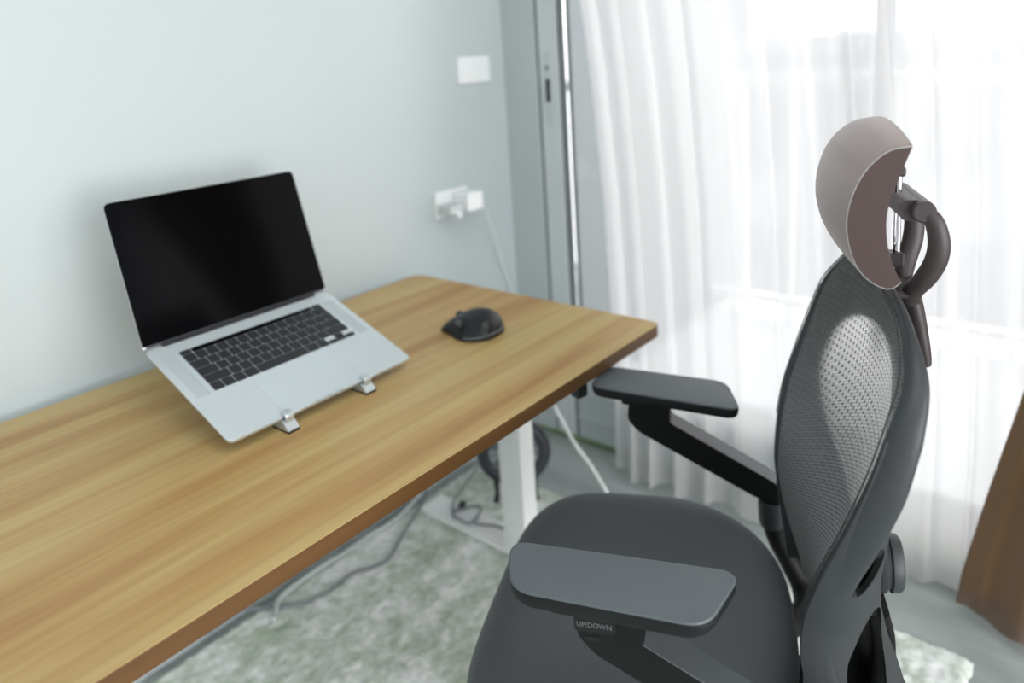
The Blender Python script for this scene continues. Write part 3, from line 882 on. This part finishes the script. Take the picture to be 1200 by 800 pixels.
    for pts in ([(-.2495 + .036 * math.cos(q * .3927) * -.28 - .0125 * math.sin(q * .3927) * .96, .635 + .036 * math.cos(q * .3927) * .96 - .0125 * math.sin(q * .3927) * .28) for q in range(16)],
                [(-.268, .552), (-.275, .546), (-.278, .534), (-.281, .50), (-.288, .45), (-.294, .375), (-.262, .375), (-.243, .440), (-.2365, .480), (-.2375, .500), (-.2515, .533), (-.262, .549)]):
        bm = new(); prism(bm, rounded(pts, .006, 4), -.4, .4, 'x'); bmesh.ops.recalc_face_normals(bm, faces=bm.faces)
        me = bpy.data.meshes.new('cut'); bm.to_mesh(me); bm.free(); c = link(bpy.data.objects.new('cut', me)); c.parent = CH; cuts.append(c)
        b = sh.modifiers.new('b', 'BOOLEAN'); b.operation = 'DIFFERENCE'; b.object = c; b.solver = 'EXACT'
    bpy.context.view_layer.update()
    bake(sh)
    for c in cuts: bpy.data.objects.remove(c, do_unlink=True)
    sh.data.set_sharp_from_angle(angle=math.radians(40))
    # pale lip on the small opening
    # spine behind the seat
    bm = new(); sweep(bm, catmull([(0, -.290, .47), (0, -.300, .42), (0, -.298, .34), (0, -.26, .285), (0, -.16, .265)], 6), rounded([(-.085, -.014), (.085, -.014), (.085, .014), (-.085, .014)], .01, 4), side=(1, 0, 0), scale=[(1 - .35 * min(1, i / 18), 1) for i in range(25)])
    obj('spine', bm, M_chairarm, fr, smooth=50)
    # lumbar plate with a turning knob on each side
    bm = new(); prism(bm, rounded([(-.150, .520), (-.115, .514), (.115, .514), (.150, .520), (.150, .606), (-.150, .606)], .012, 5), -.276, -.265, 'y'); lp = obj('lumbar_plate', bm, M_chairarm, CH, smooth=40, bevel=.002)
    for sx in (-1, 1):
        bm = new(); lathe(bm, [(.031, 0), (.033, .003), (.033, .012), (.0295, .014), (.0295, .016), (.032, .018), (.031, .027), (.028, .030), (0, .030)], 36, Matrix.Translation((sx * .128, -.272, .579)) @ Matrix.Rotation(PI / 2, 4, 'X'))
        obj('lumbar_knob', bm, M_chairdark, CH, smooth=40)
    bm = new(); rws = []
    for k in range(13):
        z = .47 + .10 * k / 12; rws.append([bm.verts.new((x, -.256 - .008 * (1 - (x / .13) ** 2) , z)) for x in [-.13 + .26 * j / 12 for j in range(13)]])
    grid_faces(bm, rws); o = obj('lumbar_pad', bm, M_slot, CH, smooth=80); md = o.modifiers.new('t', 'SOLIDIFY'); md.thickness = .012
backrest()

def headrest():
    outer = [(-.301, 1.060), (-.280, 1.056), (-.260, 1.039), (-.246, 1.013), (-.239, .981), (-.243, .948), (-.254, .923), (-.270, .909), (-.284, .905), (-.294, .913)]
    inner = [(-.287, .928), (-.280, .952), (-.278, .981), (-.282, 1.005), (-.290, 1.029)]
    oo = [(p.x, p.y) for p in catmull([Vector((a, b, 0)) for a, b in outer], 4)]
    ii = [(p.x, p.y) for p in catmull([Vector((a, b, 0)) for a, b in [outer[-1]] + inner + [outer[0]]], 4)][1:-1]
    def resample(P, n):
        d = [0]
        for a, b in zip(P, P[1:]): d.append(d[-1] + math.dist(a, b))
        out = []
        for k in range(n):
            t = d[-1] * k / (n - 1); i = min(len(P) - 2, max(j for j in range(len(d)) if d[j] <= t + 1e-9))
            f = (t - d[i]) / max(1e-9, d[i + 1] - d[i]); out.append((P[i][0] * (1 - f) + P[i + 1][0] * f, P[i][1] * (1 - f) + P[i + 1][1] * f))
        return out
    oo = resample(oo, 40); full_in = resample([oo[-1]] + ii + [oo[0]], 40); ii = full_in[1:-1]
    prof = oo + ii; no = len(oo)
    def dents(x):
        return 1 - (x / .13) ** 2
    secs = [(-.1305, .985), (-.128, .998), (-.122, 1.), (-.10, 1), (-.07, 1), (-.035, 1), (0, 1), (.035, 1), (.07, 1), (.10, 1), (.122, 1), (.128, .998), (.1305, .985)]
    cy, cz = -.268, .982
    bm = new(); rows = []
    for x, k in secs:
        row = []
        for i, (y, z) in enumerate(prof):
            if i < no:
                c = .013 * dents(x)
                f = math.sin(PI * i / (no - 1))
                y2 = y + c * f * .9; z2 = z + c * (1.2 if z > 1.03 else .2) * max(0, (z - .98) / .08)
            else: y2, z2 = y, z
            row.append(bm.verts.new((x, cy + (y2 - cy) * k, cz + (z2 - cz) * k)))
        rows.append(row)
    grid_faces(bm, rows, wrap=True)
    for R in (rows[0], rows[-1]):
        m = len(R)
        for i in range(no - 1):                    # pair each point of the front curve with one of the hollow back
            a, b = R[i], R[i + 1]; c, d = R[(m - i - 1) % m], R[(m - i) % m]
            q = []
            for v in (a, b, c, d):
                if v not in q: q.append(v)
            if len(q) >= 3:
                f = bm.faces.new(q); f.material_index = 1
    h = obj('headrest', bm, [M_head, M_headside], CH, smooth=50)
    for s in (-1, 1):
        bm = new(); tube(bm, [(s * .1295, cy + (y - cy) * .993, cz + (z - cz) * .993) for y, z in oo], .0008, 8); obj('headrest_piping', bm, M_pipe, h)
        # row of small stitches just in front of the seam
        bm = new()
        for k in range(0, len(oo) - 1):
            for q in (.25, .75):
                y = oo[k][0] * (1 - q) + oo[k + 1][0] * q; z = oo[k][1] * (1 - q) + oo[k + 1][1] * q
                dy = oo[k + 1][0] - oo[k][0]; dz = oo[k + 1][1] - oo[k][1]; L = math.hypot(dy, dz) or 1
                tube(bm, [(s * .1235, y - dy / L * .0013, z - dz / L * .0013), (s * .1235, y + dy / L * .0013, z + dz / L * .0013)], .0007, 5)
        obj('stitching', bm, M_pipe, h)
    # bracket shell on the back of the cushion and the sliding post
    bm = new(); rws = []
    for i in range(len(ii)):
        y, z = ii[i]
        if z < .916 or z > 1.04: continue
        rws.append([bm.verts.new((x, y - .003 - .006 * (1 - (x / .06) ** 2), z)) for x in (-.06, -.04, -.02, 0, .02, .04, .06)])
    grid_faces(bm, rws); o = obj('headrest_backplate', bm, M_chrome, h, smooth=80); md = o.modifiers.new('t', 'SOLIDIFY'); md.thickness = .003
    bm = new(); tube(bm, [(0, -.316, .905), (0, -.316, 1.012)], .0042, 14); obj('headrest_post', bm, M_chrome, h)
    bm = new(); box(bm, -.012, .012, -.323, -.292, .895, .912); obj('post_clip', bm, M_headarm, h, smooth=0, bevel=.003)
    bm = new(); box(bm, -.012, .012, -.322, -.289, 1.006, 1.018); obj('post_clip', bm, M_headarm, h, smooth=0, bevel=.003)
    # forked support arm: two C-shaped prongs joined by the hub, one stem
    bm = new(); sec = ring(14, 1.)
    for s in (-1, 1):
        path = catmull([(s * .050, -.331, .975), (s * .056, -.342, .962), (s * .057, -.3475, .938), (s * .053, -.3455, .914), (s * .043, -.337, .890), (s * .024, -.329, .868), (s * .008, -.334, .845)], 6)
        n = len(path)
        sweep(bm, path, sec, side=(1, 0, 0), scale=[(.0085 + .002 * i / n, .0085 + .0028 * math.sin(PI * min(1, i / n * 1.1)) + .002 * i / n) for i in range(n)])
    path = catmull([(0, -.326, .872), (0, -.335, .845), (0, -.342, .815), (0, -.348, .785), (0, -.350, .772)], 5); n = len(path)
    sweep(bm, path, sec, side=(1, 0, 0), scale=[(.026 - .006 * i / n, .0135 - .006 * i / n) for i in range(n)])
    path = catmull([(0, -.338, .868), (0, -.322, .866), (0, -.304, .866)], 5); n = len(path)
    sweep(bm, path, sec, side=(1, 0, 0), scale=[(.034, .009) for i in range(n)])
    obj('headrest_arm', bm, M_headarm, CH, smooth=60)
    bm = new(); lathe(bm, [(0, -.061), (.011, -.061), (.0128, -.059), (.0128, .059), (.011, .061), (0, .061)], 28, Matrix.Translation((0, -.331, .974)) @ Matrix.Rotation(PI / 2, 4, 'Y'))
    prism(bm, rounded([(-.334, .962), (-.334, .986), (-.312, .986), (-.308, .980), (-.308, .966), (-.312, .962)], .004, 3), -.050, .050, 'x')
    obj('headrest_hub', bm, M_headarm, CH, smooth=40)
headrest()

def arm(s, quad, zp):
    A = lambda x: x * s
    # pad (outline measured for this arm; corners well rounded)
    bm = new(); pts = rounded(quad, .026, 7)
    def scaled(k, d=0):
        cx = sum(p[0] for p in pts) / len(pts); cy = sum(p[1] for p in pts) / len(pts)
        return [(cx + (p[0] - cx) * k, cy + (p[1] - cy) * k) for p in pts]
    rows = []
    for k, z in ((.90, zp - .0195), (.965, zp - .0185), (.992, zp - .014), (1.0, zp - .007), (.997, zp - .0025), (.985, zp - .0005), (.96, zp)):
        rows.append([bm.verts.new((x, y, z)) for x, y in scaled(k)])
    grid_faces(bm, rows, wrap=True); bm.faces.new(rows[0]); bm.faces.new(rows[-1])
    bm.faces.ensure_lookup_table(); bmesh.ops.recalc_face_normals(bm, faces=bm.faces)
    for f in bm.faces: f.material_index = 0 if f.calc_center_median().z > zp - .002 else 1
    obj('arm_pad', bm, [M_pad, M_padside], CH, smooth=35)
    bm = new(); cx = sum(p[0] for p in quad) / 4; cy = sum(p[1] for p in quad) / 4
    prism(bm, rounded([(cx - .032, cy - .075), (cx + .032, cy - .075), (cx + .030, cy + .07), (cx - .030, cy + .07)], .012, 4), zp - .026, zp - .0185); obj('pad_plate', bm, M_chairarm, CH, smooth=30)
    # slanting arm, extruded in x
    xo = .247
    bm = new()
    poly = rounded([(.046, zp - .024), (.049, .548), (.032, .527), (-.165, .420), (-.205, .412), (-.212, .430), (-.192, .452), (-.022, .547), (-.024, zp - .024)], [.002, .007, .012, .02, .01, .02, .02, .006, .002], 5)
    prism(bm, poly, A(xo - .021), A(xo + .021), 'x')
    bmesh.ops.recalc_face_normals(bm, faces=bm.faces)
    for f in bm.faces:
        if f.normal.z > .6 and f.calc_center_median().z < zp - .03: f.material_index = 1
    br = obj('arm_bracket', bm, [M_chairarm, M_armtop_lit], CH, smooth=30, bevel=.006, seg=3)
    # height button with its lettering on the outer face
    bm = new(); prism(bm, rounded([(.006, .556), (.050, .556), (.051, .574), (.006, .574)], .003, 3), A(xo + .020), A(xo + .0245), 'x')
    obj('height_button', bm, M_slot, br, smooth=30)
    bm = new(); prism(bm, rounded([(.024, .543), (.038, .543), (.038, .548), (.024, .548)], .001, 2), A(xo + .0205), A(xo + .0215), 'x'); obj('button_notch', bm, M_slot, br, smooth=30)
    fc = bpy.data.curves.new('lettering', 'FONT'); fc.body = 'UP/DOWN'; fc.size = .0086; fc.align_x = 'CENTER'; fc.align_y = 'CENTER'; fc.extrude = .0003
    fo = link(bpy.data.objects.new('lettering', fc)); bpy.context.view_layer.update()
    me = bpy.data.meshes.new_from_object(fo.evaluated_get(bpy.context.evaluated_depsgraph_get())); bpy.data.objects.remove(fo, do_unlink=True)
    me.transform(Matrix.Scale(.92, 4, (1, 0, 0)))
    # text x runs from front to rear seen from outside the left arm
    if s < 0: R = Matrix(((0, 0, -1, 0), (-1, 0, 0, 0), (0, 1, 0, 0), (0, 0, 0, 1)))
    else: R = Matrix(((0, 0, 1, 0), (1, 0, 0, 0), (0, 1, 0, 0), (0, 0, 0, 1)))
    me.transform(Matrix.Translation((A(xo + .0249), .0285, .565)) @ R)
    me.materials.clear()
    lo = finish('button_lettering', me, M_letter, br, smooth=0)
    # upright with collar
    bm = new(); path = catmull([(A(xo), -.188, .445), (A(xo), -.188, .40), (A(xo), -.194, .35), (A(xo), -.216, .30), (A(xo - .015), -.236, .262), (A(xo - .06), -.232, .248), (A(xo - .12), -.18, .252), (A(.06), -.10, .262)], 6)
    sweep(bm, path, ring(16, .019, .021)); up = obj('arm_upright', bm, M_chairarm, CH, smooth=60)
    bm = new(); sweep(bm, [(A(xo), -.188, .412), (A(xo), -.188, .405), (A(xo), -.189, .372), (A(xo), -.190, .366)], ring(20, .0235, .0255), scale=[.93, 1, 1, .93]); obj('collar', bm, M_chairdark, up, smooth=50)
near = [(-.200, .141), (-.283, .118), (-.299, -.091), (-.209, -.128)]
far = [(.229, .116), (.317, .095), (.276, -.117), (.172, -.138)]
arm(-1, near, .605)
arm(1, far[::-1], .605)

def chair_base():
    bm = new(); prism(bm, rounded([(-.09, -.16), (.09, -.16), (.10, .06), (.07, .12), (-.07, .12), (-.10, .06)], .02, 4), .240, .298); obj('seat_mechanism', bm, M_chairarm, CH, smooth=30, bevel=.006)
    bm = new(); lathe(bm, [(.025, .10), (.025, .20), (.014, .205), (.014, .245)], 24); obj('gas_lift', bm, M_chairarm, CH)
    bm = new(); lathe(bm, [(.04, .075), (.045, .085), (.042, .115), (.03, .122)], 28); hubo = obj('base_hub', bm, M_chairarm, CH)
    for k in range(5):
        a = 2 * PI * k / 5 + .3
        R = Matrix.Rotation(a, 4, 'Z')
        bm = new(); sweep(bm, [R @ Vector(p) for p in catmull([(.03, 0, .098), (.15, 0, .096), (.26, 0, .086), (.30, 0, .080)], 4)], rounded([(-.022, -.012), (.022, -.012), (.016, .012), (-.016, .012)], .005, 3), scale=[1 - .4 * i / 12 for i in range(13)]); obj('base_leg', bm, M_chairarm, CH, smooth=40)
        cst = bpy.data.objects.new('caster', None)
        bm = new()
        for sx in (-1, 1):
            lathe(bm, [(0, -.008), (.022, -.008), (.026, -.005), (.026, .005), (.022, .008), (0, .008)], 24, R @ Matrix.Translation((.295, sx * .013, .0465)) @ Matrix.Rotation(PI / 2, 4, 'X'))
        tube(bm, [R @ Vector((.295, 0, .046)), R @ Vector((.295, 0, .085))], .006, 10)
        obj('caster', bm, M_black, CH)
chair_base()

top_fill = bpy.data.lights.new('added_top_fill', 'AREA'); top_fill.shape = 'DISK'; top_fill.size = 1.4; top_fill.energy = 10; top_fill.color = (1, 1, 1)  # unseen overhead fill, added to lift the floor, pads and desk
lo_ = link(bpy.data.objects.new('added_top_fill', top_fill)); lo_.location = (.3, -.2, 2.42)
floor_fill = bpy.data.lights.new('added_floor_fill', 'AREA'); floor_fill.shape = 'DISK'; floor_fill.size = 1.2; floor_fill.energy = 22; floor_fill.color = (1, 1, 1)  # unseen fill behind the camera, added to brighten the floor under the desk
l2 = link(bpy.data.objects.new('added_floor_fill', floor_fill)); l2.location = (.1, -2.2, .7)
l2.rotation_euler = (Vector((.85, 1.1, 0.)) - Vector((.1, -2.2, .7))).to_track_quat('-Z', 'Y').to_euler()
# ------------------------------------------------------------------ light: a bright overcast sky outside the window, soft light from the room behind
w = bpy.data.worlds.new('world'); scn.world = w; w.use_nodes = True
def build_world():
    nt = w.node_tree; ns, ln = nt.nodes, nt.links
    bg = ns['Background']
    tc = ns.new('ShaderNodeTexCoord'); sp = ns.new('ShaderNodeSeparateXYZ'); ln.new(tc.outputs['Generated'], sp.inputs[0])
    rx = ramp(nt, [(.05, (.42, .43, .44, 1)), (.40, (1.2, 1.21, 1.23, 1)), (.62, (2.3, 2.27, 2.28, 1))])
    mr = ns.new('ShaderNodeMapRange'); mr.inputs['From Min'].default_value = -1; mr.inputs['From Max'].default_value = 1
    ln.new(sp.outputs['X'], mr.inputs['Value']); ln.new(mr.outputs['Result'], rx.inputs['Fac'])
    rz = ramp(nt, [(.44, (.7, .71, .72, 1)), (.54, (1., 1., 1., 1)), (.75, (1.3, 1.29, 1.28, 1))])
    mz = ns.new('ShaderNodeMapRange'); mz.inputs['From Min'].default_value = -1; mz.inputs['From Max'].default_value = 1
    ln.new(sp.outputs['Z'], mz.inputs['Value']); ln.new(mz.outputs['Result'], rz.inputs['Fac'])
    mx = ns.new('ShaderNodeMix'); mx.data_type = 'RGBA'; mx.blend_type = 'MULTIPLY'; mx.inputs['Factor'].default_value = 1
    ln.new(rx.outputs['Color'], mx.inputs['A']); ln.new(rz.outputs['Color'], mx.inputs['B'])
    ry = ramp(nt, [(.25, (1.6, 1.6, 1.6, 1)), (.55, (1, 1, 1, 1))])
    my = ns.new('ShaderNodeMapRange'); my.inputs['From Min'].default_value = -1; my.inputs['From Max'].default_value = 1
    ln.new(sp.outputs['Y'], my.inputs['Value']); ln.new(my.outputs['Result'], ry.inputs['Fac'])
    m2 = ns.new('ShaderNodeMix'); m2.data_type = 'RGBA'; m2.blend_type = 'MULTIPLY'; m2.inputs['Factor'].default_value = 1
    ln.new(mx.outputs['Result'], m2.inputs['A']); ln.new(ry.outputs['Color'], m2.inputs['B'])
    ln.new(m2.outputs['Result'], bg.inputs['Color'])
    bg.inputs['Strength'].default_value = 1.0
build_world()
scn.view_settings.view_transform = 'Standard'
scn.view_settings.look = 'None'
scn.view_settings.exposure = .55
scn.cycles.use_denoising = True
scn.cycles.max_bounces = 8
scn.cycles.transparent_max_bounces = 24
